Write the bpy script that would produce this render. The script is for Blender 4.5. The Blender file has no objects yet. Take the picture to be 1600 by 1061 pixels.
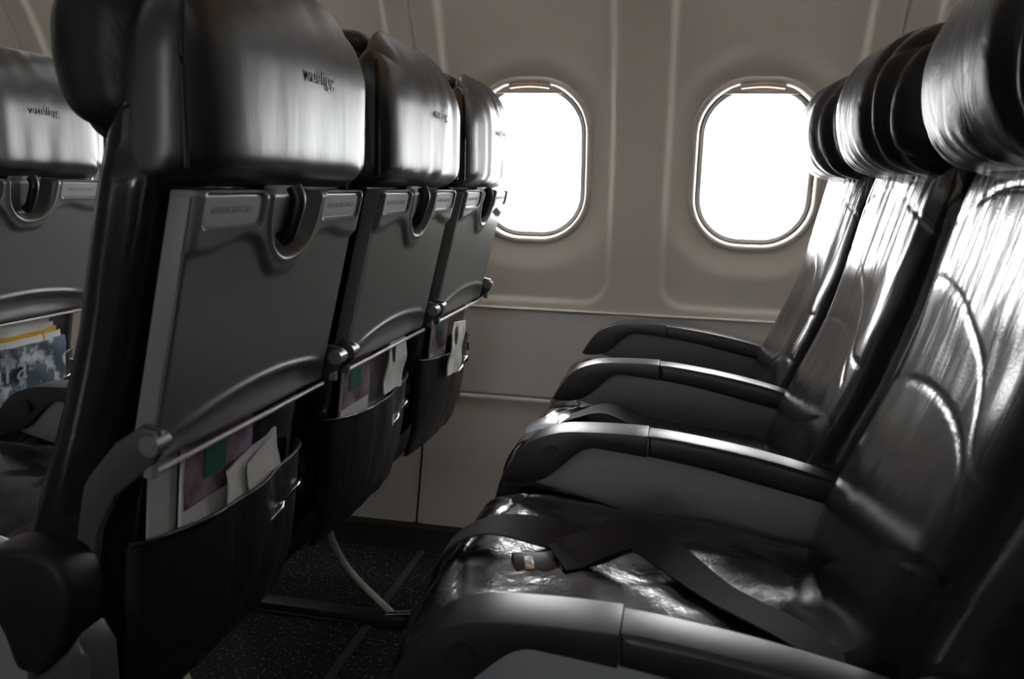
import bpy, bmesh, math, random
import numpy as np
from mathutils import Matrix, Vector, noise
random.seed(4)
C = bpy.context.scene.collection
SC = bpy.context.scene
H = 1.03                      # eye height above the cabin floor; z values below are given relative to the eye
PI = math.pi

# ------------------------------------------------------------------ camera
cam_d = bpy.data.cameras.new('camera'); cam = bpy.data.objects.new('camera', cam_d); C.objects.link(cam)
cam_d.sensor_width = 23.6; cam_d.lens = 1290 / 1600 * 23.6; cam_d.clip_start = 0.02
RW = [[0.97853, 0.06182, -0.19661], [0.20456, -0.17507, 0.96307], [0.02512, -0.98261, -0.18396]]
M = Matrix(((RW[0][0], -RW[0][1], -RW[0][2], 0), (RW[1][0], -RW[1][1], -RW[1][2], 0),
            (RW[2][0], -RW[2][1], -RW[2][2], 0), (0, 0, 0, 1)))
M.translation = (0, 0, H); cam.matrix_world = M
cam_d.dof.use_dof = True; cam_d.dof.focus_distance = 1.5; cam_d.dof.aperture_fstop = 5.0
SC.camera = cam
# ------------------------------------------------------------------ world and light
SC.view_settings.view_transform = 'Standard'; SC.view_settings.look = 'None'
SC.view_settings.gamma = 1; SC.view_settings.use_curve_mapping = False
SC.view_settings.exposure = 0.0
w = bpy.data.worlds.new('overcast_sky'); SC.world = w; w.use_nodes = True
bg = w.node_tree.nodes['Background']; bg.inputs[0].default_value = (0.97, 0.985, 1, 1); bg.inputs[1].default_value = 22.0

PITCH = 0.5865                # window spacing
OPEN = (4,)              # unseen opposite windows left open to help light the scene
WX = [0.175 + PITCH * k for k in range(-5, 4)]   # window centres along the cabin
WZ = 0.06
AISLE_Y = 0.40                # middle of the cabin
def area(name, loc, sx, sy, power, col, rot, portal=False):
    d = bpy.data.lights.new(name, 'AREA'); d.shape = 'RECTANGLE'; d.size = sx; d.size_y = sy
    d.energy = power; d.color = col; d.cycles.is_portal = portal
    o = bpy.data.objects.new(name, d); C.objects.link(o); o.location = loc; o.rotation_euler = rot
    return o
for x in WX:
    area('window_portal', (x, 2.31, H + WZ), 0.31, 0.40, 1, (1, 1, 1), (PI / 2, 0, PI), True)
for i in OPEN:
    area('window_portal_far', (-0.712 + PITCH * (0.5 + i - 4), 2 * AISLE_Y - 2.31, H + WZ), 0.31, 0.40, 1, (1, 1, 1), (PI / 2, 0, PI), True)
for a in list(bpy.data.objects):
    if a.name.startswith('window_portal'):
        a.rotation_euler = (PI / 2, 0, 0) if a.location.y > 0 else (PI / 2, 0, PI)
area('ceiling_wash', (-0.4, 0.25, H + 1.05), 4.2, 0.22, 3.0, (1, 0.97, 0.92), (math.radians(20), 0, 0))
area('sidewall_wash', (-0.4, 1.42, H + 1.02), 4.2, 0.06, 2.2, (1, 0.50, 0.18), (math.radians(20), 0, 0))

# ------------------------------------------------------------------ material helpers
def mat(name, col, rough=0.5, metal=0.0, spec=0.5, bumps=(), coat=0.0, colnoise=None):
    m = bpy.data.materials.new(name); m.use_nodes = True
    nt = m.node_tree; b = nt.nodes['Principled BSDF']
    b.inputs['Base Color'].default_value = (*col, 1); b.inputs['Roughness'].default_value = rough
    b.inputs['Metallic'].default_value = metal; b.inputs['Specular IOR Level'].default_value = spec
    b.inputs['Coat Weight'].default_value = coat; b.inputs['Coat Roughness'].default_value = 0.2
    tc = nt.nodes.new('ShaderNodeTexCoord'); prev = None
    for (scale, detail, dist, strength, dmix) in bumps:      # scale is an (x,y,z) triple
        mp = nt.nodes.new('ShaderNodeMapping'); mp.inputs['Scale'].default_value = scale
        nt.links.new(tc.outputs['Object'], mp.inputs[0])
        n = nt.nodes.new('ShaderNodeTexNoise'); n.inputs['Scale'].default_value = 1
        n.inputs['Detail'].default_value = detail; n.inputs['Distortion'].default_value = dmix
        nt.links.new(mp.outputs[0], n.inputs['Vector'])
        bp = nt.nodes.new('ShaderNodeBump'); bp.inputs['Strength'].default_value = strength; bp.inputs['Distance'].default_value = dist
        nt.links.new(n.outputs[0], bp.inputs['Height'])
        if prev: nt.links.new(prev.outputs[0], bp.inputs['Normal'])
        prev = bp
    if prev: nt.links.new(prev.outputs[0], b.inputs['Normal'])
    if colnoise:
        scale, c2, lo, hi = colnoise
        n = nt.nodes.new('ShaderNodeTexNoise'); n.inputs['Scale'].default_value = scale; n.inputs['Detail'].default_value = 3
        nt.links.new(tc.outputs['Object'], n.inputs['Vector'])
        r = nt.nodes.new('ShaderNodeValToRGB'); r.color_ramp.elements[0].position = lo; r.color_ramp.elements[1].position = hi
        r.color_ramp.elements[0].color = (*col, 1); r.color_ramp.elements[1].color = (*c2, 1)
        nt.links.new(n.outputs[0], r.inputs[0]); nt.links.new(r.outputs[0], b.inputs['Base Color'])
    return m

LEATHER = mat('black_leather', (0.009, 0.009, 0.010), 0.42, spec=0.30,
              bumps=[((420, 420, 420), 2, 0.0006, 0.25, 0), ((14, 22, 14), 4, 0.010, 0.35, 1.2)])
LEATHER_BACK = mat('black_leather_headrest_back', (0.010, 0.010, 0.010), 0.36, spec=0.8,
                   bumps=[((420, 420, 420), 2, 0.0006, 0.25, 0), ((8, 26, 4), 3, 0.005, 0.12, 0.8)])
LEATHER_FRONT = mat('black_leather_backrest', (0.009, 0.009, 0.011), 0.18, spec=0.55,
                    bumps=[((420, 420, 420), 2, 0.0006, 0.2, 0), ((5, 26, 5), 3, 0.006, 0.2, 0.8)])
LEATHER_SEAT = mat('black_leather_cushion', (0.009, 0.009, 0.011), 0.20, spec=0.8,
                   bumps=[((400, 400, 400), 2, 0.0006, 0.2, 0), ((16, 12, 16), 4, 0.010, 0.16, 1.6), ((60, 45, 60), 3, 0.003, 0.16, 1.5)])
POCKET = mat('black_pocket_leather', (0.011, 0.011, 0.013), 0.42, bumps=[((12, 26, 5), 3, 0.010, 0.35, 0.6)])
DARK = mat('charcoal_plastic', (0.009, 0.009, 0.012), 0.38, bumps=[((700, 700, 700), 2, 0.0004, 0.3, 0)])
ARMTOP = mat('charcoal_armrest_plastic', (0.011, 0.011, 0.014), 0.36, spec=0.6, bumps=[((900, 900, 900), 2, 0.0004, 0.4, 0)])
PANEL = mat('grey_armrest_panel', (0.185, 0.193, 0.208), 0.55)
TRAY = mat('grey_tray_plastic', (0.125, 0.131, 0.127), 0.36, spec=0.5, bumps=[((900, 900, 900), 2, 0.0003, 0.25, 0)])
TRAYEDGE = mat('pale_grey_plastic', (0.185, 0.19, 0.19), 0.40)
PLACARD = mat('placard_grey', (0.30, 0.30, 0.31), 0.5)
PRINT = mat('faint_print', (0.24, 0.24, 0.25), 0.5)
METAL = mat('bright_metal', (0.62, 0.62, 0.63), 0.22, metal=1.0)
LEGMETAL = mat('painted_leg_metal', (0.62, 0.60, 0.52), 0.35, metal=0.3)
LIP = mat('tray_lip_plastic', (0.42, 0.42, 0.42), 0.35)
HINGE = mat('satin_hinge', (0.22, 0.22, 0.23), 0.3, metal=0.5)
PIVOT = mat('matt_black_plastic', (0.008, 0.008, 0.010), 0.5, spec=0.3)
BRACKET = mat('grey_arm_plastic', (0.045, 0.046, 0.05), 0.42)
WEB = mat('black_webbing', (0.007, 0.007, 0.008), 0.75, bumps=[((30, 900, 30), 2, 0.0006, 0.6, 0)])
WALL = mat('sidewall_plastic', (0.66, 0.62, 0.56), 0.48, spec=0.35, bumps=[((500, 500, 500), 2, 0.0003, 0.2, 0)])
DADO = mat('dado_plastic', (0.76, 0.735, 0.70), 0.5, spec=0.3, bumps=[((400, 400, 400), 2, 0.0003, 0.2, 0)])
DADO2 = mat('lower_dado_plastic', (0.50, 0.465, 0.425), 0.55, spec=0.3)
TRIM = mat('window_trim_plastic', (0.66, 0.64, 0.60), 0.35)
SEAL = mat('grey_window_seal', (0.42, 0.40, 0.38), 0.5)
SHADE = mat('shade_plastic', (0.55, 0.50, 0.45), 0.45)
HANDLE = mat('shade_handle_beige', (0.50, 0.38, 0.28), 0.45)
KICK = mat('black_kick_strip', (0.006, 0.006, 0.006), 0.6, spec=0.3)
DIMMED = mat('darkened_cabin_plastic', (0.15, 0.145, 0.135), 0.6)  # unseen ceiling, ends and opposite wall coloured dark to cut reflected light
PAPER = mat('white_paper', (0.62, 0.62, 0.60), 0.6, bumps=[((25, 25, 25), 3, 0.003, 0.5, 0.5)])
PAPER2 = mat('grey_card', (0.42, 0.42, 0.42), 0.5)
GREENP = mat('green_print', (0.012, 0.11, 0.075), 0.4)
COVER = mat('cover_photo_print', (0.10, 0.040, 0.045), 0.4, colnoise=(18, (0.30, 0.24, 0.32), 0.42, 0.62))
NEWS = mat('newspaper_print', (0.05, 0.08, 0.11), 0.6, colnoise=(25, (0.45, 0.48, 0.50), 0.5, 0.6))
YELLOW = mat('yellow_print', (0.55, 0.32, 0.03), 0.6)
CARPET = mat('speckled_carpet', (0.012, 0.012, 0.014), 0.95, spec=0.1, bumps=[((500, 500, 500), 3, 0.003, 0.7, 0)],
             colnoise=(130, (0.12, 0.12, 0.125), 0.60, 0.66))
CARPETSEAM = mat('carpet_seam', (0.035, 0.033, 0.037), 0.9, spec=0.1)
GLASS = bpy.data.materials.new('window_glass'); GLASS.use_nodes = True
nt = GLASS.node_tree; nt.nodes.clear()
o_ = nt.nodes.new('ShaderNodeOutputMaterial'); t_ = nt.nodes.new('ShaderNodeBsdfTransparent'); g_ = nt.nodes.new('ShaderNodeBsdfGlossy')
g_.inputs['Roughness'].default_value = 0.02; x_ = nt.nodes.new('ShaderNodeMixShader'); x_.inputs[0].default_value = 0.05
nt.links.new(t_.outputs[0], x_.inputs[1]); nt.links.new(g_.outputs[0], x_.inputs[2]); nt.links.new(x_.outputs[0], o_.inputs[0])

# ------------------------------------------------------------------ mesh helpers
def link(name, me, m, parent=None):
    o = bpy.data.objects.new(name, me); C.objects.link(o)
    if m: me.materials.append(m)
    if parent: o.parent = parent
    return o
def mesh(verts, faces, smooth=True, sharp=None):
    me = bpy.data.meshes.new('m'); me.from_pydata([tuple(v) for v in verts], [], faces); me.update()
    bm = bmesh.new(); bm.from_mesh(me); bmesh.ops.recalc_face_normals(bm, faces=bm.faces); bm.to_mesh(me); bm.free()
    if smooth:
        me.polygons.foreach_set('use_smooth', [True] * len(me.polygons))
        if sharp: me.set_sharp_from_angle(angle=math.radians(sharp))
    return me
def grid(nu, nv, fn, cu=False, cv=False):
    V = []; F = []
    for i in range(nu):
        for j in range(nv):
            V.append(fn(i / (nu if cu else nu - 1), j / (nv if cv else nv - 1)))
    for i in range(nu if cu else nu - 1):
        for j in range(nv if cv else nv - 1):
            a = i * nv + j; b = ((i + 1) % nu) * nv + j
            F.append((a, b, ((i + 1) % nu) * nv + (j + 1) % nv, i * nv + (j + 1) % nv))
    return V, F
def ease(n, k=0.75):               # parameters in [-1,1], crowded towards both ends
    return [(1 - k) * t + k * math.sin(t * PI / 2) for t in [2 * i / (n - 1) - 1 for i in range(n)]]
def slab(nu, nv, yz, front, back, p=8, k=0.75):
    """closed padded slab: yz(u,v)->(y,z); front/back(y,z,u,v)->x; the two skins meet at the rim"""
    us, vs = ease(nu, k), ease(nv, k); V = []; F = []
    def e(u, v): return max(0, (1 - abs(u) ** p)) ** (1 / 2.2) * max(0, (1 - abs(v) ** p)) ** (1 / 2.2)
    idx = {}
    for s in (0, 1):
        for i, u in enumerate(us):
            for j, v in enumerate(vs):
                rim = i in (0, nu - 1) or j in (0, nv - 1)
                if s == 1 and rim: idx[s, i, j] = idx[0, i, j]; continue
                y, z = yz(u, v); f, b = front(y, z, u, v), back(y, z, u, v); m_ = (f + b) / 2
                kk = e(u, v); idx[s, i, j] = len(V)
                V.append((m_ + ((f if s == 0 else b) - m_) * kk, y, z))
    for s in (0, 1):
        for i in range(nu - 1):
            for j in range(nv - 1):
                q = (idx[s, i, j], idx[s, i + 1, j], idx[s, i + 1, j + 1], idx[s, i, j + 1])
                F.append(q if s == 0 else q[::-1])
    return mesh(V, F)
def squircle(u, v, hy, z0, z1, rt, rb):
    """square -> rectangle with rounded corners (rt top radius, rb bottom radius)"""
    y = u * hy; z = (z0 + z1) / 2 + v * (z1 - z0) / 2
    r = rt if v > 0 else rb
    hz = (z1 - z0) / 2
    s = max(abs(u), abs(v))
    if s < 1e-6: return y, z
    # ring of the rectangle at scale s, clamp its corner
    a, b = hy * s, hz * s; rr = min(r * s, a, b)
    cyy, czz = a - rr, b - rr
    ay, az = abs(y), abs(z - (z0 + z1) / 2)
    if ay > cyy and az > czz:
        dy, dz = ay - cyy, az - czz; d = math.hypot(dy, dz); dm = max(dy, dz)
        ay, az = cyy + dy / d * rr, czz + dz / d * rr
    return math.copysign(ay, u), (z0 + z1) / 2 + math.copysign(az, v)
def tube(pts, r, seg=8, ry=None, up=(0, 0, 1), closed=False):
    pts = [Vector(p) for p in pts]; V = []; F = []; n = len(pts)
    for i, p in enumerate(pts):
        t = (pts[(i + 1) % n] - pts[i - 1]) if closed else (pts[min(i + 1, n - 1)] - pts[max(i - 1, 0)])
        t.normalize(); a = t.cross(Vector(up))
        if a.length < 1e-4: a = t.cross(Vector((0, 1, 0.01)))
        a.normalize(); b = a.cross(t)
        for k in range(seg):
            q = 2 * PI * k / seg; V.append(p + a * (r * math.cos(q)) + b * ((ry or r) * math.sin(q)))
    for i in range(n if closed else n - 1):
        for k in range(seg):
            i2 = (i + 1) % n
            F.append((i * seg + k, i * seg + (k + 1) % seg, i2 * seg + (k + 1) % seg, i2 * seg + k))
    if not closed:
        F.append(tuple(range(seg))[::-1]); F.append(tuple((n - 1) * seg + k for k in range(seg)))
    return mesh(V, F, sharp=60)
def join(*mes):
    bm = bmesh.new()
    for me in mes: bm.from_mesh(me)
    me = bpy.data.meshes.new('m'); bm.to_mesh(me); bm.free(); return me
def prism(poly, y0, y1, bev=0.004, seg=2):
    """closed (x,z) outline pushed from y0 to y1, edges rounded"""
    bm = bmesh.new(); n = len(poly)
    A = [bm.verts.new((x, y0, z)) for x, z in poly]; B = [bm.verts.new((x, y1, z)) for x, z in poly]
    fa = bm.faces.new(A); fb = bm.faces.new(B[::-1])
    for i in range(n): bm.faces.new((A[i], A[(i + 1) % n], B[(i + 1) % n], B[i]))
    bmesh.ops.recalc_face_normals(bm, faces=bm.faces)
    if bev:
        es = [e for e in bm.edges if e.link_faces[0] in (fa, fb) or e.link_faces[1] in (fa, fb)]
        bmesh.ops.bevel(bm, geom=es, offset=bev, segments=seg, affect='EDGES', profile=0.5, clamp_overlap=True)
    bmesh.ops.triangulate(bm, faces=[f for f in bm.faces if len(f.verts) > 4])
    me = bpy.data.meshes.new('m'); bm.to_mesh(me); bm.free()
    me.polygons.foreach_set('use_smooth', [True] * len(me.polygons)); me.set_sharp_from_angle(angle=math.radians(42))
    return me
def box(x0, x1, y0, y1, z0, z1, bev=0.003):
    return prism([(x0, z0), (x1, z0), (x1, z1), (x0, z1)], y0, y1, bev)
def spline(pts, n=8):
    """Catmull-Rom through the points"""
    out = []; P = [Vector(p) for p in pts]; P = [P[0] * 2 - P[1]] + P + [P[-1] * 2 - P[-2]]
    for i in range(1, len(P) - 2):
        for k in range(n):
            t = k / n; a, b, c, d = P[i - 1:i + 3]
            out.append(0.5 * ((2 * b) + (c - a) * t + (2 * a - 5 * b + 4 * c - d) * t * t + (3 * b - a - 3 * c + d) * t ** 3))
    out.append(P[-2]); return out
def lerp_tab(tab, t):
    if t <= tab[0][0]: 
        (a, x), (b, y) = tab[0], tab[1]; return x + (y - x) * (t - a) / (b - a)
    for (a, x), (b, y) in zip(tab, tab[1:]):
        if t <= b: return x + (y - x) * (t - a) / (b - a)
    (a, x), (b, y) = tab[-2], tab[-1]; return x + (y - x) * (t - a) / (b - a)
def smooth_tab(tab, t):            # smooth interpolation through a table
    xs = [a for a, _ in tab]
    for i in range(len(tab) - 1):
        if t <= tab[i + 1][0] or i == len(tab) - 2:
            x0, y0 = tab[i]; x1, y1 = tab[i + 1]; h = x1 - x0
            m0 = (tab[i + 1][1] - tab[i - 1][1]) / (tab[i + 1][0] - tab[i - 1][0]) if i > 0 else (y1 - y0) / h
            m1 = (tab[i + 2][1] - tab[i][1]) / (tab[i + 2][0] - tab[i][0]) if i + 2 < len(tab) else (y1 - y0) / h
            s = (t - x0) / h
            return (2*s**3-3*s*s+1)*y0 + (s**3-2*s*s+s)*h*m0 + (-2*s**3+3*s*s)*y1 + (s**3-s*s)*h*m1
def sst(a, b, t):
    t = max(0, min(1, (t - a) / (b - a))); return t * t * (3 - 2 * t)
def rr_sdf(x, z, hx, hz, r):
    dx, dz = abs(x) - hx + r, abs(z) - hz + r
    return math.hypot(max(dx, 0), max(dz, 0)) + min(max(dx, dz), 0) - r
def text_mesh(s, size, depth=0.0004):
    cu = bpy.data.curves.new('t', 'FONT'); cu.body = s; cu.size = size; cu.extrude = depth; cu.align_x = 'CENTER'; cu.align_y = 'CENTER'
    cu.resolution_u = 3
    o = bpy.data.objects.new('t', cu); C.objects.link(o)
    bpy.context.view_layer.update()
    me = bpy.data.meshes.new_from_object(o.evaluated_get(bpy.context.evaluated_depsgraph_get()))
    bpy.data.objects.remove(o); bpy.data.curves.remove(cu); me.materials.clear(); return me
def thing(name, label, cat, loc, group=None):
    o = bpy.data.objects.new(name, None); C.objects.link(o); o.location = loc; o.empty_display_size = 0.05
    o['label'] = label; o['category'] = cat
    if group: o['group'] = group
    return o
def tag(o, label, cat, group=None):
    o['label'] = label; o['category'] = cat
    if group: o['group'] = group
    return o
def struct(o): o['kind'] = 'structure'; return o

# ------------------------------------------------------------------ setting: sidewall with windows
PROF = [(-1.03, 2.13), (-0.8, 2.19), (-0.59, 2.225), (-0.33, 2.235), (-0.1, 2.23), (0.1, 2.21), (0.3, 2.15), (0.47, 2.06), (0.7, 1.90), (0.95, 1.66), (1.1, 1.44)]
def wy(z): return smooth_tab(PROF, z)
TH = (0.155, 0.207, 0.128)    # window trim half width, half height, corner radius
MOD = 2 * PITCH; X0 = -0.712
def wall_surface(lx, z):
    y = wy(z)
    for c in (PITCH / 2, PITCH * 1.5):
        d = rr_sdf(lx - c, z - 0.20, 0.228, 0.52, 0.075)
        y += 0.013 * sst(0.0, -0.016, d)
        dw = rr_sdf(lx - c, z - WZ, *TH)
        y += 0.020 * sst(0.09, 0.0, dw)
    for e in (lx, MOD - lx): y += 0.006 * sst(0.005, 0.0, e)
    return y
def upper_panel():
    nx, nz = 196, 176; z0, z1 = -0.336, 0.62
    V, F = grid(nx, nz, lambda u, v: (u * MOD, 0, z0 + v * (z1 - z0)))
    V = [(x, wall_surface(x, z), z + H) for x, _, z in V]
    def hole(f):
        x = sum(V[i][0] for i in f) / 4; z = sum(V[i][2] for i in f) / 4 - H
        return any(rr_sdf(x - c, z - WZ, TH[0], TH[1], TH[2]) < -0.002 for c in (PITCH / 2, PITCH * 1.5))
    return mesh(V, [f for f in F if not hole(f)])
def strip_panel(z0, z1, off, nz, x1=MOD, lip=0.006, r=0.006, gap=0.0):
    def fn(u, v):
        x = gap + u * (x1 - 2 * gap); z = z0 + v * (z1 - z0); e = min(x - gap, x1 - gap - x, z - z0, z1 - z)
        return (x, wy(z) - off + lip * sst(r, 0, e), z + H)
    us = 90
    V, F = grid(us, nz, fn)
    return mesh(V, F)
wall = struct(bpy.data.objects.new('wall_right', None)); C.objects.link(wall)
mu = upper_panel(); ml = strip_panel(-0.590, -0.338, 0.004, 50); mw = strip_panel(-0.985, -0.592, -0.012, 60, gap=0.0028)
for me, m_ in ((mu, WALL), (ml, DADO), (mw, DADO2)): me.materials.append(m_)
def ledge_pts(x0, x1): return [(x0, wy(-0.337) - 0.004, H - 0.337), (x1, wy(-0.337) - 0.004, H - 0.337)]
NMOD = range(-2, 2)
for k in NMOD:
    for nm, me in (('window_panel', mu), ('dado_panel', ml), ('lower_panel', mw)):
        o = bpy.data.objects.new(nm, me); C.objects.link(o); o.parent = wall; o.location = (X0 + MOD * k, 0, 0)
XA, XB = X0 + MOD * NMOD[0], X0 + MOD * (NMOD[-1] + 1)
# dark backing behind the joints, and the upper sidewall up to the ceiling
V, F = grid(2, 40, lambda u, v: (XA + u * (XB - XA), wy(-1.03 + v * 0.75) + 0.030, H - 1.03 + v * 0.75))
link('joint_backing', mesh(V, F), KICK, wall)
V, F = grid(2, 20, lambda u, v: (XA + u * (XB - XA), wy(0.62 + v * 0.48), H + 0.62 + v * 0.48))
link('upper_sidewall', mesh(V, F), WALL, wall)
link('ledge_moulding', tube(ledge_pts(XA, XB), 0.007, 8, 0.004), WALL, wall)
kick = struct(link('baseboard_right', prism([(2.10, 0.0), (2.16, 0.0), (2.19, 0.062), (2.172, 0.062), (2.13, 0.055)], XA, XB, 0.002), KICK))
me = kick.data
for v in me.vertices: v.co = (v.co.y, v.co.x, v.co.z)
me.flip_normals()
for x in (-0.80, -0.583, -0.36):
    s = link('screw_head', tube([(x, 2.138, 0.035), (x, 2.126, 0.033)], 0.004, 10), METAL, kick)

# windows
def outline(off, n=96):
    hx, hz, r = TH[0] + off, TH[1] + off, max(0.01, TH[2] + off); pts = []
    for i in range(n):
        a = 2 * PI * i / n
        for_c = (math.cos(a), math.sin(a))
        # march to the rounded-rectangle boundary
        lo, hi = 0, 0.6
        for _ in range(24):
            mid = (lo + hi) / 2
            if rr_sdf(for_c[0] * mid, for_c[1] * mid, hx, hz, r) < 0: lo = mid
            else: hi = mid
        pts.append((for_c[0] * lo, for_c[1] * lo))
    return pts
def frame_mesh(sec):
    rings = [outline(o) for o, _ in sec]; n = len(rings[0]); V = []; F = []
    for (o, d), R in zip(sec, rings):
        for x, z in R: V.append((x, wy(WZ + z) + 0.033 + d, H + WZ + z))
    for i in range(len(sec) - 1):
        for k in range(n): F.append((i * n + k, i * n + (k + 1) % n, (i + 1) * n + (k + 1) % n, (i + 1) * n + k))
    return mesh(V, F)
def pane_mesh():
    R = outline(-0.027); V = [(0, wy(WZ) + 0.078, H + WZ)] + [(x, wy(WZ + z) + 0.078, H + WZ + z) for x, z in R]; n = len(R)
    return mesh(V, [(0, 1 + k, 1 + (k + 1) % n) for k in range(n)])
def shade_mesh():
    def fn(u, v):
        z = 0.178 + v * 0.026; hx = 0.150
        x = (2 * u - 1) * hx
        while rr_sdf(x, z, TH[0] - 0.005, TH[1] - 0.005, TH[2] - 0.005) > 0 and abs(x) > 0.005: x *= 0.97
        return (x, wy(WZ + z) + 0.033 + 0.006, H + WZ + z)
    V, F = grid(30, 8, fn)
    V2 = [(x, y + 0.004, z) for x, y, z in V]; n = len(V)
    F2 = [tuple(i + n for i in f[::-1]) for f in F] + [(i * 8, (i + 1) * 8, (i + 1) * 8 + n, i * 8 + n) for i in range(29)]
    return mesh(V + V2, F + F2, sharp=40)
def handle_mesh():
    P = []
    for i in range(21):
        t = 2 * i / 20 - 1; x = t * 0.052
        P.append((x, wy(WZ + 0.2) + 0.030 + 0.006 * t * t, H + WZ + 0.194 + 0.004 * (1 - t * t)))
    return tube(P, 0.010, 10, 0.007)
fm = frame_mesh([(0.012, 0.004), (0.010, -0.004), (0.004, -0.008), (-0.003, -0.007), (-0.007, 0.002), (-0.009, 0.022), (-0.009, 0.040)])
em = frame_mesh([(-0.009, 0.030), (-0.010, 0.019), (-0.012, 0.016), (-0.019, 0.013), (-0.0215, 0.015), (-0.0225, 0.022), (-0.024, 0.06), (-0.028, 0.075)])
pm, sm, hm = pane_mesh(), shade_mesh(), handle_mesh()
for me, m_ in ((fm, TRIM), (em, SEAL), (pm, GLASS), (sm, SHADE), (hm, HANDLE)): me.materials.append(m_)
def window(i, x, far=False):
    root = struct(bpy.data.objects.new('window_%d' % i, None)); C.objects.link(root)
    root.location = (x, 2 * AISLE_Y if far else 0, 0)
    if far: root.scale = (1, -1, 1)
    for nm, me in (('frame', fm), ('seal', em), ('pane', pm), ('shade', sm)):
        o = bpy.data.objects.new(nm, me); C.objects.link(o); o.parent = root
        if nm == 'shade':
            h = bpy.data.objects.new('shade_handle', hm); C.objects.link(h); h.parent = o
    return root
wins = [X0 + MOD * k + c for k in NMOD for c in (PITCH / 2, PITCH * 1.5)]
for i, x in enumerate(wins): window(i + 1, x)

# opposite sidewall (unseen, its colour darkened to cut stray reflections), ceiling, ends and floor close the cabin
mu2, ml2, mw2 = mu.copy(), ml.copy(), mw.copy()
for q in (mu2, ml2, mw2): q.materials.clear(); q.materials.append(DIMMED)
wl = struct(bpy.data.objects.new('wall_left', None)); C.objects.link(wl)
wl.location = (0, 2 * AISLE_Y, 0); wl.scale = (1, -1, 1)
for k in NMOD:
    for nm, me in (('window_panel', mu2), ('dado_panel', ml2), ('lower_panel', mw2)):
        o = bpy.data.objects.new(nm, me); C.objects.link(o); o.parent = wl; o.location = (X0 + MOD * k, 0, 0)
V, F = grid(2, 20, lambda u, v: (XA + u * (XB - XA), wy(0.62 + v * 0.48), H + 0.62 + v * 0.48))
link('upper_sidewall', mesh(V, F), WALL, wl)
V, F = grid(2, 40, lambda u, v: (XA + u * (XB - XA), wy(-1.03 + v * 0.75) + 0.030, H - 1.03 + v * 0.75))
link('joint_backing', mesh(V, F), KICK, wl)
for i, x in enumerate(wins):
    if i in OPEN: window(20 + i, x, True)
    else:
        V, F = grid(2, 2, lambda u, v: (x - 0.17 + 0.34 * u, wy(-0.2) + 0.05 - 0.03 * v, H - 0.17 + v * 0.46))
        link('added_blind', mesh(V, F), SHADE, wl)  # unseen sheet put over this opposite window to block its light
struct(link('ceiling', mesh([(XA, 1.44, H + 1.1), (XB, 1.44, H + 1.1), (XB, 2 * AISLE_Y - 1.44, H + 1.1), (XA, 2 * AISLE_Y - 1.44, H + 1.1)], [(0, 1, 2, 3)]), DIMMED))
for nm, x in (('wall_front', XA), ('wall_rear', XB)):
    V = [(x, wy(z), H + z) for z, _ in PROF] + [(x, 2 * AISLE_Y - wy(z), H + z) for z, _ in PROF[::-1]]
    struct(link(nm, mesh(V, [tuple(range(len(V)))], smooth=False), DIMMED))
fl = struct(link('floor', mesh([(XA, -1.5, 0), (XB, -1.5, 0), (XB, 2.3, 0), (XA, 2.3, 0)], [(0, 1, 2, 3)]), CARPET))
link('carpet_seam', box(-0.684, -0.664, 0.2, 2.13, -0.002, 0.0025, 0.001), CARPETSEAM, fl)
for y in (1.13, 1.72):
    link('seat_track', box(-1.75, -0.585, y - 0.03, y + 0.012, -0.002, 0.022, 0.003), KICK, fl)

# ------------------------------------------------------------------ seat parts (x fore-aft, +x towards the tail; y across; z = H + eye-relative height)
# headrest: padded core with a leather back cover, and a pleated front pad
def hr_yz(u, v): 
    y, z = squircle(u, v, 0.214, -0.010, 0.223, 0.125, 0.015); return y, z
def nz(x, y, z): return noise.noise(Vector((x, y, z)))
def headrest_core(seed):
    def back(y, z, u, v):
        b = 0.378 - 0.008 * abs(u) ** 4 - 0.045 * max(0, (z - 0.11) / 0.11) ** 2.2 - 0.008 * sst(0.02, -0.01, z)
        b += (0.0008 if seed < 4 else 0.0026) * nz(y * 26 + seed, z * 5, seed) + 0.002 * nz(y * 9, z * 4, seed + 5)
        return b
    def front(y, z, u, v): return 0.285 + 0.03 * v
    me = slab(70, 60, hr_yz, front, back, 9)
    for v in me.vertices: v.co.z += H
    return me
def pad_yz(u, v): return squircle(u, v, 0.205, 0.026, 0.224, 0.09, 0.05)
def headrest_pad(seed):
    def front(y, z, u, v):
        t = (z - 0.125) / 0.1
        f = 0.166 + 0.042 * t * t * (1.0 if t > 0 else 0.75) + 0.034 * (abs(y) / 0.205) ** 2.4
        for i, (yc, d, wd) in enumerate(((0.118, 0.012, 0.013), (0.156, 0.014, 0.012))):
            for sg in (-1,):
                k = yc * sg + 0.012 * nz(z * 9, i * 3.1, seed + sg) + 0.010 * (t * t - 0.5) * sg
                f += d * (0.75 + 0.25 * math.cos(t * 1.3)) * math.exp(-((y - k) / wd) ** 2)
        g = sst(0.09, 0.03, z)
        f += 0.006 * g * nz(y * 45, z * 10, seed) + 0.006 * nz(y * 12, z * 7, seed + 9)
        return f
    def back(y, z, u, v): return 0.318
    me = slab(110, 70, pad_yz, front, back, 7)
    for v in me.vertices: v.co.z += H
    return me
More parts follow.
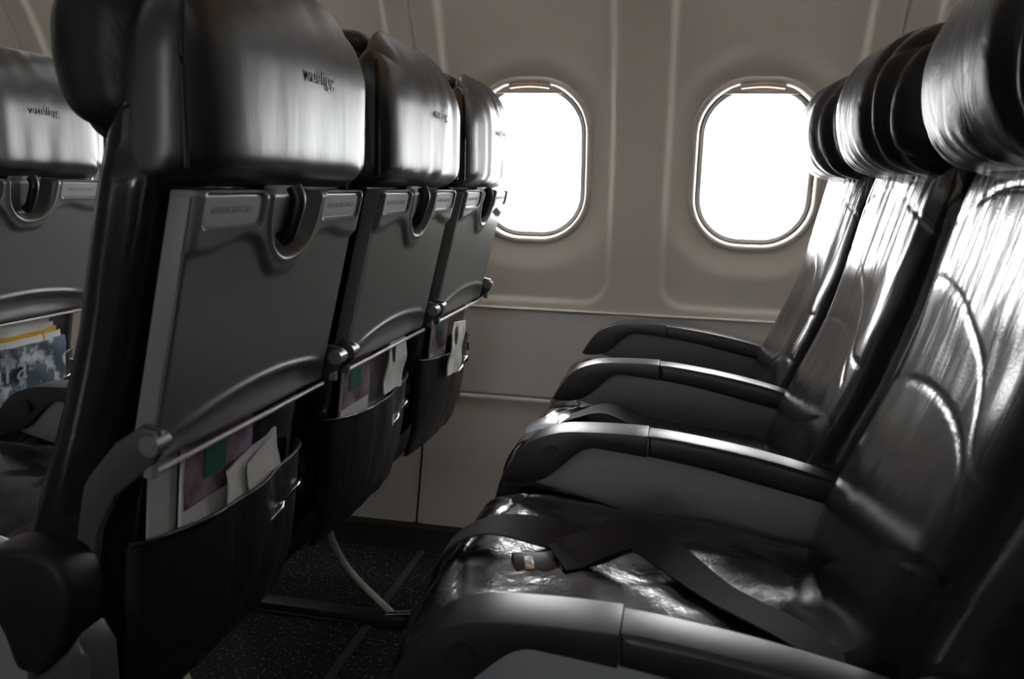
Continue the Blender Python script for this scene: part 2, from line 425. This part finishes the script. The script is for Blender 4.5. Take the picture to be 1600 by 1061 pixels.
# backrest
FR = [(-0.56, 0.092), (-0.50, 0.098), (-0.42, 0.112), (-0.33, 0.143), (-0.22, 0.187), (-0.16, 0.2065), (-0.094, 0.2205), (-0.02, 0.2365), (0.03, 0.247), (0.11, 0.262)]
BK = [(-0.60, 0.215), (-0.53, 0.236), (-0.38, 0.250), (-0.26, 0.268), (-0.012, 0.330), (0.03, 0.340), (0.11, 0.345)]
def sm_front(z): return smooth_tab(FR, z)
def seam_curves():
    c = []
    c.append([(0.225, -0.055), (0.17, -0.030), (0.10, -0.006), (0.03, 0.010), (-0.04, 0.008), (-0.11, -0.006), (-0.17, -0.026), (-0.225, -0.055)])
    c.append([(0.225, -0.105), (0.14, -0.092), (0.06, -0.100), (0.0, -0.122), (-0.055, -0.148), (-0.09, -0.178), (-0.122, -0.212), (-0.15, -0.227), (-0.19, -0.229), (-0.225, -0.216)])
    c.append([(0.225, -0.222), (0.16, -0.214), (0.075, -0.200), (0.01, -0.198), (-0.05, -0.206), (-0.11, -0.225), (-0.15, -0.26)])
    c.append([(0.06, -0.42), (-0.01, -0.378), (-0.08, -0.342), (-0.135, -0.320), (-0.17, -0.314), (-0.205, -0.325)])
    c = [[tuple(p) for p in spline([(a, b, 0) for a, b in q], 10)] for q in c]
    return c
_c = seam_curves()
SA = np.array([p[:2] for q in _c for p in q[:-1]]); SB = np.array([p[:2] for q in _c for p in q[1:]]); SD = SB - SA; SL = (SD ** 2).sum(1) + 1e-12
def seam_dist(y, z):
    d = np.array((y, z)) - SA
    t = np.clip((d * SD).sum(1) / SL, 0, 1)
    return float(np.sqrt((((d - SD * t[:, None])) ** 2).sum(1).min()))
def backrest(seed):
    def front(y, z, u, v):
        f = sm_front(z) + 0.016 * max(0, (abs(y) - 0.10) / 0.11) ** 2
        ed = sst(0.99, 0.90, max(abs(u), 0))
        f -= 0.004 * math.exp(-((y + 0.17) / 0.05) ** 2 - ((z + 0.19) / 0.045) ** 2) - 0.004 * math.exp(-(y / 0.13) ** 2 - ((z + 0.27) / 0.10) ** 2)
        d = seam_dist(y, z); f += ed * 0.0013 * math.exp(-(d / 0.0030) ** 2)
        fold = sst(-0.16, 0.0, z)
        f += ed * fold * (0.0026 * nz(y * 26 + z * 3, z * 5, seed) + 0.0018 * nz(y * 60 + 3 * z, z * 7, seed + 3))
        f += ed * (0.0020 * nz(y * 8, z * 6, seed + 7) + 0.0006 * nz(y * 25, z * 18, seed + 11))
        return f
    def back(y, z, u, v): return lerp_tab(BK, z)
    def yz(u, v):
        y, z = squircle(u, v, 0.220, -0.56, 0.085, 0.03, 0.03); return y * (1 - 0.035 * sst(-0.01, 0.03, z)), z
    me = slab(120, 190, yz, front, back, 12, 0.45)
    for v in me.vertices: v.co.z += H
    return me
# seat cushion
def cushion(seed):
    us, n = ease(84, 0.6), 96
    sec = [(0.20, -0.600), (-0.02, -0.590), (-0.17, -0.570), (-0.225, -0.545), (-0.254, -0.505), (-0.258, -0.468), (-0.242, -0.440), (-0.21, -0.426), (-0.16, -0.423), (-0.06, -0.430), (0.04, -0.442), (0.13, -0.455), (0.20, -0.465)]
    path = spline([(a, b, 0) for a, b in sec], 8)
    V = []; F = []; m_ = len(path)
    for i, u in enumerate(us):
        y = u * 0.218; e = max(0, 1 - abs(u) ** 9) ** (1 / 2.2)
        for j, p in enumerate(path):
            x, z = p[0], p[1]
            top = sst(-0.53, -0.47, z)
            cz = -0.52; z2 = cz + (z - cz) * (0.55 + 0.45 * e); x2 = x + (0.012 * (1 - e) if x < 0 else 0)
            a = nz(x * 9, y * 9, seed); b = nz(x * 22 + 2 * a, y * 15, seed + 4); c = nz(x * 45, y * 30, seed + 8)
            h = 0.0055 * a + 0.0036 * b + 0.0012 * c + (0.018 + 0.006 * sst(-0.05, 0.08, x)) * (1 - ((y - 0.03) / 0.245) ** 2)
            d = abs(x + 0.205 + 0.02 * math.cos(y * 14)); h -= 0.004 * math.exp(-(d / 0.004) ** 2)
            z2 += h * top * e
            x2 += 0.006 * nz(z * 16, y * 12, seed + 2) * sst(-0.17, -0.24, x) * e
            V.append((x2, y, z2 + H))
    for i in range(len(us) - 1):
        for j in range(m_ - 1): F.append((i * m_ + j, (i + 1) * m_ + j, (i + 1) * m_ + j + 1, i * m_ + j + 1))
    F.append(tuple(range(m_))); F.append(tuple((len(us) - 1) * m_ + j for j in range(m_))[::-1])
    for i in range(len(us) - 1): F.append((i * m_, i * m_ + m_ - 1, (i + 1) * m_ + m_ - 1, (i + 1) * m_))
    return mesh(V, F, sharp=70)
# tray table
TW = 0.198; TZ0, TZ1 = -0.284, -0.012
def trayx(z): return 0.358 + 0.225 * (z + 0.012)
def tray():
    nu, nv = 150, 120; V = []
    def outer(y, z):
        x = trayx(z)
        # raised top band following the latch recess
        zc = -0.068 - 0.034 * math.exp(-(y / 0.055) ** 4) + 0.012 * math.exp(-((abs(y) - 0.10) / 0.04) ** 2)
        x += 0.0075 * sst(zc - 0.010, zc + 0.004, z) - 0.004
        # lens shaped bevel along the bottom
        za = TZ0 + 0.052 - 0.62 * (y - 0.02) ** 2
        t = (za - z); fade = sst(TW, TW - 0.07, abs(y))
        x += fade * (0.004 * math.exp(-(t / 0.005) ** 2) - 0.010 * sst(0.002, 0.016, t) + 0.008 * sst(0.02, 0.05, t))
        # latch recess
        d = rr_sdf(y, z + 0.02, 0.056 - 0.10 * max(0, -0.012 - z) , 0.066, 0.045)
        x -= 0.020 * sst(0.002, -0.012, d)
        x += 0.003 * math.exp(-((d - 0.004) / 0.004) ** 2)
        for c in (-0.130, 0.130):
            d = rr_sdf(y - c, z + 0.031, 0.056, 0.0155, 0.008); x -= 0.004 * sst(0.0015, -0.0015, d); x += 0.0012 * math.exp(-((d - 0.003) / 0.002) ** 2)
        e = min(TW - abs(y), z - TZ0, TZ1 - z); x -= 0.006 * (1 - min(1, e / 0.008)) ** 2
        return x
    grid_v, F = grid(nu, nv, lambda u, v: (0, (2 * u - 1) * TW, TZ0 + v * (TZ1 - TZ0)))
    V = [(outer(y, z), y, z + H) for _, y, z in grid_v]; n = len(V)
    B = [(trayx(z) - 0.026, y, z + H) for _, y, z in grid_v]
    F2 = [tuple(i + n for i in f[::-1]) for f in F]
    rim = [i * nv for i in range(nu)] + [(nu - 1) * nv + j for j in range(1, nv)] + [i * nv + nv - 1 for i in range(nu - 2, -1, -1)] + [j for j in range(nv - 2, 0, -1)]
    S = [(rim[k], rim[(k + 1) % len(rim)], rim[(k + 1) % len(rim)] + n, rim[k] + n) for k in range(len(rim))]
    me = mesh(V + B, F + F2 + S, sharp=50)
    return me
def on_tray(me, y, z, off=0.0):
    """stand a flat xy mesh on the tray's outer face (its x runs along +y, its y up the tray)"""
    me = me.copy(); s = 0.225 / math.hypot(1, 0.225); c = 1 / math.hypot(1, 0.225)
    for v in me.vertices:
        a, b, n = v.co; v.co = (trayx(z) + off + b * s + n * c, y + a, H + z + b * c - n * s)
    return me
def plate(w_, h_, r, t):
    n = 8; pts = []
    for cx_, cy_, a0 in ((w_ - r, h_ - r, 0), (-w_ + r, h_ - r, PI / 2), (-w_ + r, -h_ + r, PI), (w_ - r, -h_ + r, 1.5 * PI)):
        for k in range(n): pts.append((cx_ + r * math.cos(a0 + k / (n - 1) * PI / 2), cy_ + r * math.sin(a0 + k / (n - 1) * PI / 2)))
    me = prism(pts, 0, t, min(t * 0.4, 0.001), 1)
    for v in me.vertices: v.co = (v.co.x, v.co.z, v.co.y)
    me.flip_normals(); return me
# armrest outlines
A_TOP = [(-0.233, -0.410), (-0.220, -0.385), (-0.195, -0.354), (-0.165, -0.338), (-0.125, -0.331), (-0.033, -0.329), (0.05, -0.337), (0.13, -0.350), (0.20, -0.366), (0.262, -0.384)]
A_BOT = [(0.262, -0.418), (0.20, -0.402), (0.13, -0.387), (0.045, -0.370), (-0.033, -0.359), (-0.084, -0.354), (-0.108, -0.353), (-0.126, -0.362), (-0.148, -0.383), (-0.170, -0.402), (-0.195, -0.412), (-0.225, -0.414)]
def up(poly): return [(x, z + H) for x, z in poly]
topc = [(p[0], p[1]) for p in spline([(a, b, 0) for a, b in A_TOP], 5)]
botc = [(p[0], p[1]) for p in spline([(a, b, 0) for a, b in A_BOT], 4)]
SPL = -0.031
arm_front = up([p for p in topc if p[0] < SPL - 0.001] + [(SPL - 0.001, lerp_tab(A_TOP, SPL))] + [(SPL - 0.001, lerp_tab(A_BOT[::-1], SPL))] + [p for p in botc if p[0] < SPL - 0.001])
arm_rear = up([(SPL + 0.0005, lerp_tab(A_TOP, SPL) - 0.0007)] + [(x, z - 0.0007) for x, z in topc if x > SPL + 0.001] + [p for p in botc if p[0] > SPL + 0.001] + [(SPL + 0.0005, lerp_tab(A_BOT[::-1], SPL))])
AW = 0.026
ME = {}
ME['arm_rear'] = prism(arm_rear, -AW, AW, 0.006, 3)
ME['arm_front'] = prism(arm_front, -AW - 0.0006, AW + 0.0006, 0.006, 3)
ME['arm_panel'] = prism(up([(-0.192, -0.412), (-0.165, -0.400), (-0.145, -0.380), (-0.122, -0.358), (-0.10, -0.351), (-0.03, -0.352), (0.10, -0.372), (0.25, -0.405), (0.235, -0.512), (0.13, -0.487)]), -0.017, 0.017, 0.004, 2)
ME['arm_pivot'] = prism(up([(p[0], p[1]) for p in spline([(0.18, -0.375, 0), (0.215, -0.355, 0), (0.255, -0.349, 0), (0.288, -0.358, 0), (0.302, -0.385, 0), (0.298, -0.42, 0), (0.285, -0.45, 0), (0.262, -0.475, 0), (0.236, -0.474, 0), (0.224, -0.44, 0), (0.205, -0.41, 0), (0.185, -0.398, 0)], 4)]), -0.028, 0.024, 0.008, 3)
ME['arm_cover'] = prism(up([(0.262, -0.478), (0.288, -0.452), (0.303, -0.432), (0.316, -0.455), (0.318, -0.54), (0.25, -0.56), (0.245, -0.49)]), -0.024, 0.020, 0.008, 3)
ME['arm_button'] = tube([(-0.163, -AW - 0.006, H - 0.366), (-0.163, AW + 0.006, H - 0.366)], 0.0125, 20)
ME['tray'] = tray()
tl = [(trayx(TZ0) - 0.001, -TW + 0.004, H + TZ0 - 0.002), (trayx(TZ0) - 0.001, TW - 0.004, H + TZ0 - 0.002)]
ME['tray_lip'] = tube(tl, 0.0032, 8)
ME['tray_edge'] = box(0.330, 0.352, 0, 0.004, 0, 0.1)      # replaced below by the slanted side strip
ME['tray_edge'] = prism([(trayx(z) - 0.024 + d, z + H) for z, d in ((TZ0 + 0.03, 0), (TZ0 + 0.03, 0.021), (TZ1 - 0.006, 0.021), (TZ1 - 0.006, 0))], -TW - 0.004, -TW + 0.002, 0.002)
pl = plate(0.0535, 0.0135, 0.007, 0.002)
ME['placard_l'] = on_tray(pl, -0.130, -0.031, -0.0012); ME['placard_r'] = on_tray(pl, 0.130, -0.031, -0.0012)
tx = text_mesh('FASTEN SEAT BELT', 0.0095, 0.0002)
ME['print_l'] = on_tray(tx, -0.130, -0.031, 0.0010); ME['print_r'] = on_tray(tx, 0.130, -0.031, 0.0010)
def latch_mesh():
    P = [(trayx(-0.010) - 0.004, 0.0, H - 0.008), (trayx(-0.02) + 0.003, 0, H - 0.022), (trayx(-0.04) + 0.002, 0, H - 0.042), (trayx(-0.06) - 0.002, 0, H - 0.062), (trayx(-0.07) - 0.008, 0, H - 0.068)]
    return tube(spline(P, 5), 0.009, 14, 0.008, (0, 1, 0))
ME['latch'] = latch_mesh()
ME['latch_plate'] = on_tray(plate(0.040, 0.022, 0.012, 0.003), 0.0, -0.020, -0.021)
arm_prof = up([(0.318, -0.236), (0.300, -0.232), (0.270, -0.252), (0.232, -0.296), (0.210, -0.345), (0.206, -0.41), (0.232, -0.42), (0.246, -0.345), (0.268, -0.305), (0.312, -0.268), (0.322, -0.252)])
ME['tray_arm'] = prism(arm_prof, 0, 0.012, 0.004, 2)
ME['tray_arm_short'] = prism(up([(0.318, -0.236), (0.300, -0.232), (0.280, -0.246), (0.262, -0.275), (0.270, -0.300), (0.312, -0.268), (0.322, -0.252)]), 0, 0.012, 0.004, 2)
ME['hinge'] = tube([(0.312, -0.006, H - 0.249), (0.312, 0.017, H - 0.249)], 0.0105, 16)
ME['hinge_tab'] = box(0.298, 0.309, 0.002, 0.014, H - 0.285, H - 0.266, 0.003)
def pocket():
    def fn_out(y, v):            # v 0 top .. 1 bottom
        k = 1 - (y / 0.185) ** 2
        zt = -0.372 - 0.012 * k; z = zt + (-0.585 - zt) * v
        x = lerp_tab(BK, z) + 0.006 + 0.034 * max(0, k) ** 0.5 * (0.78 + 0.22 * math.sin(min(1, v * 1.15) * PI)) * (1 - 0.45 * v)
        x += 0.005 * nz(y * 22, z * 4, 3) * (1 - v * 0.3)
        return x, y, z + H
    V, F = grid(60, 40, lambda u, v: fn_out((2 * u - 1) * 0.185, v))
    n = len(V); V2 = [(x - 0.004, y, z - 0.0005) for x, y, z in V]
    F2 = [tuple(i + n for i in f[::-1]) for f in F]; nv, nu = 40, 60
    rim = [i * nv for i in range(nu)] + [(nu - 1) * nv + j for j in range(1, nv)] + [i * nv + nv - 1 for i in range(nu - 2, -1, -1)] + [j for j in range(nv - 2, 0, -1)]
    S = [(rim[k], rim[(k + 1) % len(rim)], rim[(k + 1) % len(rim)] + n, rim[k] + n) for k in range(len(rim))]
    hem = tube([Vector(fn_out((2 * i / 40 - 1) * 0.185, 0)) + Vector((0, 0, 0.001)) for i in range(41)], 0.0032, 6)
    return mesh(V + V2, F + F2 + S, sharp=60), hem
ME['pocket'], ME['pocket_hem'] = pocket()
ME['spring'] = tube(spline([(0.272, 0.055, H - 0.452), (0.277, 0.095, H - 0.440), (0.270, 0.12, H - 0.436), (0.275, 0.15, H - 0.425), (0.262, 0.185, H - 0.430)], 6), 0.0028, 6)
ME['clip'] = tube([(0.268, 0.176, H - 0.395), (0.268, 0.178, H - 0.415)], 0.0045, 8)
ME['clip2'] = tube([(0.266, 0.176, H - 0.425), (0.266, 0.177, H - 0.445)], 0.0040, 8)
# frame under the seat
ME['seat_pan'] = join(box(-0.20, 0.20, -0.215, 0.215, H - 0.640, H - 0.596, 0.01), box(0.12, 0.235, -0.205, 0.205, H - 0.62, H - 0.545, 0.015))
LEGP = spline([(-0.02, 0, H - 0.64), (0.005, 0, H - 0.80), (0.03, 0, H - 0.87), (0.075, 0, H - 0.930), (0.165, 0, H - 1.008)], 8)
ME['leg_rear'] = tube(LEGP, 0.009, 10, 0.004, (0, 1, 0))
ME['leg_front'] = tube([(-0.17, 0, H - 0.63), (-0.19, 0, H - 1.022)], 0.014, 12)
ME['leg_foot'] = join(tube([(0.150, -0.004, H - 1.010), (0.215, -0.004, H - 0.999)], 0.008, 10, 0.006), tube([(0.150, -0.018, H - 1.018), (0.150, 0.01, H - 1.018)], 0.009, 12))
# text on the headrest back
def logo():
    me = text_mesh('vueling', 0.026, 0.0006)
    for v in me.vertices:
        a, b, n = v.co; y = 0.018 + a; z = 0.112 + b * 0.8
        x = 0.3785 - 0.008 * abs(y / 0.212) ** 4 - 0.045 * max(0, (z - 0.11) / 0.11) ** 2.2 + 0.002
        v.co = (x + 0.0005 + n, y, z + H)
    return me
ME['logo'] = logo()
def piping(sg):
    Q = []
    for i in range(25):
        v = -0.85 + 1.5 * i / 24
        y, z = hr_yz(sg * 0.975, v)
        Q.append((0.356 - 0.035 * max(0, (z - 0.12) / 0.1) ** 2, y, z + H))
    return tube(Q, 0.0025, 6)
ME['piping'], ME['piping_r'] = piping(-1), piping(1)
hp = [headrest_pad(s) for s in (1.3, 6.1, 11.7)]; hc = [headrest_core(s) for s in (2.2, 8.3, 4.9)]
bk = [backrest(s) for s in (1.1, 5.7, 9.9)]; cu = [cushion(s) for s in (3.3, 7.7, 12.1)]
MATS = dict(arm_rear=ARMTOP, arm_front=ARMTOP, arm_panel=PANEL, arm_pivot=PIVOT, arm_cover=BRACKET, tray_arm_short=BRACKET, arm_button=DARK, tray=TRAY, tray_lip=LIP, tray_edge=TRAYEDGE,
            placard_l=PLACARD, placard_r=PLACARD, print_l=PRINT, print_r=PRINT, latch=DARK, latch_plate=TRAYEDGE, tray_arm=BRACKET, hinge=HINGE, hinge_tab=TRAYEDGE,
            pocket=POCKET, pocket_hem=DARK, spring=METAL, clip=METAL, clip2=METAL, seat_pan=DARK, leg_rear=LEGMETAL, leg_front=DARK, leg_foot=METAL, logo=DARK, piping=LEATHER, piping_r=LEATHER)
for k, m_ in MATS.items(): ME[k].materials.append(m_)
for q in hp: q.materials.append(LEATHER)
for q in hc: q.materials.append(LEATHER_BACK)
for q in bk: q.materials.append(LEATHER_FRONT)
for q in cu: q.materials.append(LEATHER_SEAT)

SY = 0.47; Y0 = 0.644; XS = 0.055      # the back assembly sits XS behind the measured armrest frame
def part(name, me, parent, loc=(0, 0, 0), scale=None):
    o = bpy.data.objects.new(name, me); C.objects.link(o); o.parent = parent; o.location = loc
    if scale: o.scale = scale
    return o
def armrest(root, y, end=False, dz=0.0):
    a = part('armrest', ME['arm_rear'], root, (0, y, dz))
    part('front_cap', ME['arm_front'], a); part('side_panel', ME['arm_panel'], a)
    b = part('recline_button', ME['arm_button'], a)
    if end: part('pivot', ME['arm_pivot'], a); part('pivot_cover', ME['arm_cover'], a)
    return a
def seat(xrow, k, label, group, last=False, v=0, legs=(), dx=0.0):
    XB_ = XS + dx
    yc = Y0 + SY * (k + 0.5)
    r = thing('airplane_seat', label, 'seat', (xrow, yc, 0), group)
    part('seat_cushion', cu[v], r); 
    b = part('backrest', bk[v], r, (XB_, 0, 0))
    hcore = part('headrest', hc[v], r, (XB_, 0, 0)); hpad = part('headrest_pad', hp[v], hcore); part('piping', ME['piping'], hcore); part('piping', ME['piping_r'], hcore)
    lg = part('lettering', ME['logo'], hcore)
    t = part('tray_table', ME['tray'], r, (XB_, 0, 0))
    for n in ('placard_l', 'placard_r'): part('placard', ME[n], t)
    for n in ('print_l', 'print_r'): part('placard_text', ME[n], t)
    part('latch', ME['latch'], t); part('latch_plate', ME['latch_plate'], t)
    part('metal_lip', ME['tray_lip'], t); part('side_edge', ME['tray_edge'], t)
    for sg in (-1, 1):
        a = part('tray_arm', ME['tray_arm' if (sg < 0 and k == 0) else 'tray_arm_short'], r, (XB_, sg * 0.2115 - 0.006, 0))
        part('hinge', ME['hinge'], a); part('hinge_tab', ME['hinge_tab'], a)
    pk = part('literature_pocket', ME['pocket'], r, (XB_, 0, 0)); part('pocket_hem', ME['pocket_hem'], pk); part('pocket_spring', ME['spring'], pk)
    part('pocket_clip', ME['clip'], pk); part('pocket_clip', ME['clip2'], pk)
    part('seat_pan', ME['seat_pan'], r)
    armrest(r, -SY / 2, k == 0, -0.026 if k == 0 and xrow == 0 else 0)
    if last: armrest(r, SY / 2)
    for ly in legs:
        l = part('rear_leg', ME['leg_rear'], r, (XS, ly - yc, 0)); part('foot', ME['leg_foot'], l)
        part('front_leg', ME['leg_front'], r, (0, ly - yc, 0))
    return r
XL, XF = -0.79 - XS, -1.55 - XS
GR, GL = 'black leather seats of the right hand row', 'seats of the row in front seen from behind'
seat(0, 0, 'black leather seat on the right nearest the camera, dark belt buckle on its cushion', GR, v=0, legs=(), dx=0.010)
seat(0, 1, 'black leather seat on the right between the aisle seat and the window seat', GR, v=1, legs=(1.13,))
seat(0, 2, 'black leather seat on the right beside the sidewall, farthest of its row', GR, True, v=2, legs=(1.72,))
seat(XL, 0, 'seat seen from behind with grey tray table, nearest the camera on the left', GL, v=0, legs=())
seat(XL, 1, 'middle seat of the three seen from behind, creased headrest and grey tray', GL, v=1, legs=(1.13,))
seat(XL, 2, 'seat seen from behind standing against the window, farthest of the left row', GL, True, v=2, legs=(1.72,))
seat(XF, 1, 'seat back at far left, one row further forward, newspaper in its pocket', 'seats one row further forward', v=2, legs=(1.13,))

# ------------------------------------------------------------------ papers in the pockets
def sheet(w_, h_, t, bend=0.0, lean=0.0, nx=10, nzv=10, wav=0.0, seed=0):
    """upright sheet in the y-z plane, lower edge at z=0, thin but solid"""
    def fn(u, v):
        y = (u - 0.5) * w_; z = v * h_
        return (lean * v * h_ + bend * (u - 0.5) ** 2 * 4 + wav * nz(y * 25, z * 25, seed), y, z)
    V, F = grid(nx, nzv, fn); n = len(V); V2 = [(x - t, y, z) for x, y, z in V]
    rim = [i * nzv for i in range(nx)] + [(nx - 1) * nzv + j for j in range(1, nzv)] + [i * nzv + nzv - 1 for i in range(nx - 2, -1, -1)] + [j for j in range(nzv - 2, 0, -1)]
    S = [(rim[k], rim[(k + 1) % len(rim)], rim[(k + 1) % len(rim)] + n, rim[k] + n) for k in range(len(rim))]
    return mesh(V + V2, F + [tuple(i + n for i in f[::-1]) for f in F] + S, sharp=40)
def magazine(xrow, k, dy, top, label, rot=0.0, w_=0.15):
    yc = Y0 + SY * (k + 0.5) + dy; h_ = 0.21; zb = H + top - h_
    r = thing('magazine', label, 'magazine', (xrow + 0.254, yc, zb), 'magazines in the seat pockets')
    r.rotation_euler = (rot, 0.09, 0)
    link('pages', sheet(w_, h_, 0.004), PAPER, r)
    c = link('cover_photo', sheet(w_ - 0.006, 0.078, 0.001), COVER, r); c.location = (0.0012, 0.001, h_ - 0.079)
    g = link('green_label', sheet(0.045, 0.036, 0.001), GREENP, r); g.location = (0.0022, -0.012, h_ - 0.053)
    return r
magazine(-0.79, 0, -0.035, -0.285, 'purple covered magazine in the pocket of the nearest left seat')
magazine(-0.79, 1, -0.085, -0.285, 'magazine with a green label in the middle left seat pocket', w_=0.12)
magazine(-0.79, 2, -0.075, -0.285, 'magazine in the pocket of the window seat on the left', w_=0.12)
def bag(xrow, k, dy, zc, ry, w_, h_, label, x=0.262):
    yc = Y0 + SY * (k + 0.5) + dy
    r = thing('paper_bag', label, 'paper bag', (xrow + x, yc, H + zc), 'white paper bags in the seat pockets')
    r.rotation_euler = (ry, 0.10, 0)
    link('bag_body', sheet(w_, h_, 0.003, bend=0.003, wav=0.006, seed=k, nx=16, nzv=16), PAPER, r)
    f = link('folded_top', sheet(w_ * 0.55, h_ * 0.35, 0.001, wav=0.004, seed=k + 5), PAPER, r); f.location = (0.004, w_ * 0.15, h_ * 0.6); f.rotation_euler = (0.12, 0, 0)
    return r
bag(-0.79, 0, 0.05, -0.474, 0.16, 0.125, 0.145, 'crumpled white paper bag in the pocket of the nearest left seat')
bag(-0.79, 1, 0.060, -0.378, -0.05, 0.095, 0.095, 'white paper bag tucked under the tray of the middle left seat', 0.278)
bag(-0.79, 2, -0.050, -0.425, -0.10, 0.10, 0.12, 'white paper bag hanging over the pocket of the left window seat', 0.292)
cd = link('safety_card', sheet(0.05, 0.19, 0.002), PAPER2); cd.location = (-0.79 + 0.249, 0.879 - 0.135, H - 0.48); cd.rotation_euler = (0.0, 0.09, 0)
tag(cd, 'grey card standing left of the purple magazine in the nearest pocket', 'card')
cd2 = link('folded_leaflet', sheet(0.10, 0.19, 0.002), PAPER2); cd2.location = (-0.79 + 0.250, 1.349 + 0.03, H - 0.495); cd2.rotation_euler = (-0.05, 0.09, 0)
tag(cd2, 'grey leaflet behind the white paper bag in the middle left pocket', 'leaflet')
npw = thing('newspaper', 'folded newspaper with large pale letters in the far left pocket', 'newspaper', (-1.55 + 0.280, 1.349 + 0.02, H - 0.50)); npw.rotation_euler = (0, 0.09, 0)
link('front_page', sheet(0.24, 0.165, 0.006, bend=-0.012, wav=0.008, seed=2, nx=20, nzv=16), NEWS, npw)
for i, (dz, dx, m_) in enumerate(((0.012, -0.008, PAPER), (0.020, -0.012, YELLOW), (0.030, -0.016, PAPER), (0.042, -0.020, PAPER))):
    q = link('inner_sheet', sheet(0.23 - 0.012 * i, 0.165, 0.002, bend=-0.012, wav=0.006, seed=i, nx=14), m_, npw); q.location = (dx, 0, dz)
lt = text_mesh('ara', 0.075, 0.0006)
for v in lt.vertices: v.co = (v.co.z + 0.0075 - 0.012 * (v.co.x / 0.12) ** 2 * 1.0, v.co.x - 0.05, v.co.y + 0.125)
link('headline_letters', lt, PAPER2, npw)

# ------------------------------------------------------------------ seat belts
def strap(pts, w_, t=0.0022, n=10):
    """webbing ribbon: pts are (centre xyz, across-direction xyz)"""
    P = spline([p for p, _ in pts], n); A = spline([a for _, a in pts], n); V = []; F = []
    for i, (p, a) in enumerate(zip(P, A)):
        tt = (P[min(i + 1, len(P) - 1)] - P[max(i - 1, 0)]).normalized(); a = (a - tt * a.dot(tt)).normalized(); nn = tt.cross(a)
        for sa, sn in ((-1, -1), (1, -1), (1, 1), (-1, 1)): V.append(p + a * (w_ / 2 * sa) + nn * (t / 2 * sn))
    for i in range(len(P) - 1):
        for k in range(4): F.append((i * 4 + k, i * 4 + (k + 1) % 4, (i + 1) * 4 + (k + 1) % 4, (i + 1) * 4 + k))
    F.append((0, 1, 2, 3)); F.append(tuple((len(P) - 1) * 4 + k for k in (3, 2, 1, 0)))
    return mesh(V, F, sharp=40)
def Z(p): return (p[0], p[1], p[2] + H)
b1 = thing('seat_belt', 'black seat belt with its buckle lying on the cushion nearest the camera', 'seat belt', (0, 0, 0), 'seat belts')
link('webbing', strap([(Z((0.20, 0.72, -0.448)), (0.3, 1, 0)), (Z((0.135, 0.778, -0.424)), (0.3, 1, 0)), (Z((0.06, 0.836, -0.418)), (0.4, 1, 0)), (Z((0.005, 0.886, -0.405)), (0.35, 1, 0.30)), (Z((-0.035, 0.896, -0.389)), (0.2, 1, 0.50)), (Z((-0.075, 0.874, -0.399)), (0.15, 1, 0.36)), (Z((-0.116, 0.847, -0.404)), (0.12, 1, 0.22))], 0.048), WEB, b1)
bw = link('webbing_keeper', strap([(Z((-0.050, 0.891, -0.387)), (0.2, 1, 0.50)), (Z((-0.085, 0.870, -0.399)), (0.15, 1, 0.36)), (Z((-0.108, 0.855, -0.404)), (0.1, 1, 0.35))], 0.050, 0.005), WEB, b1)
bkl = link('buckle', prism([(-0.030, -0.022), (0.024, -0.022), (0.030, -0.016), (0.030, 0.016), (0.024, 0.022), (-0.030, 0.022)], -0.004, 0.004, 0.002), DARK, b1)
for v in bkl.data.vertices: v.co = (v.co.x, v.co.z, v.co.y)
bkl.data.flip_normals()
bkl.location = Z((-0.136, 0.836, -0.411)); bkl.rotation_euler = (0.25, 0.05, 0.35); bkl.scale = (0.88, 0.88, 1)
bt = link('buckle_slot', prism([(-0.017, -0.012), (-0.005, -0.012), (-0.005, 0.012), (-0.017, 0.012)], 0.0035, 0.0055, 0.0008), METAL, bkl)
for v in bt.data.vertices: v.co = (v.co.x, v.co.z, v.co.y)
bt2 = link('buckle_bar', tube([(0.029, -0.023, 0.003), (0.029, 0.023, 0.003)], 0.0025, 8), METAL, bkl)
link('hanging_webbing', strap([(Z((-0.085, 0.893, -0.405)), (0.1, 1, 0.5)), (Z((-0.14, 0.893, -0.395)), (0.0, 1, 0.35)), (Z((-0.20, 0.888, -0.392)), (0, 1, 0.05)), (Z((-0.245, 0.883, -0.415)), (0, 1, 0)), (Z((-0.268, 0.878, -0.462)), (0, 1, 0)), (Z((-0.272, 0.873, -0.517)), (0, 1, 0))], 0.048), WEB, b1)
b2 = thing('seat_belt', 'black seat belt with a bright metal tongue at the front edge of the middle cushion', 'seat belt', (0, 0, 0), 'seat belts')
link('webbing', strap([(Z((0.12, 1.43, -0.462)), (0.3, 1, 0)), (Z((0.03, 1.45, -0.440)), (0.3, 1, 0)), (Z((-0.06, 1.455, -0.412)), (0.2, 1, 0.2)), (Z((-0.12, 1.44, -0.392)), (0.1, 1, 0.1)), (Z((-0.17, 1.42, -0.402)), (0.1, 1, 0)), (Z((-0.205, 1.40, -0.413)), (0.1, 1, 0))], 0.048), WEB, b2)
tg = link('metal_tongue', prism([(-0.03, -0.024), (0.03, -0.026), (0.03, 0.026), (-0.03, 0.024)], -0.002, 0.002, 0.001), METAL, b2)
for v in tg.data.vertices: v.co = (v.co.x, v.co.z, v.co.y)
tg.data.flip_normals()
tg.location = Z((-0.225, 1.385, -0.412)); tg.rotation_euler = (0.1, -0.35, 0.1)
link('hanging_webbing', strap([(Z((-0.22, 1.33, -0.412)), (0, 1, 0)), (Z((-0.252, 1.325, -0.428)), (0, 1, 0)), (Z((-0.272, 1.32, -0.468)), (0, 1, 0)), (Z((-0.274, 1.32, -0.52)), (0, 1, 0))], 0.048), WEB, b2)
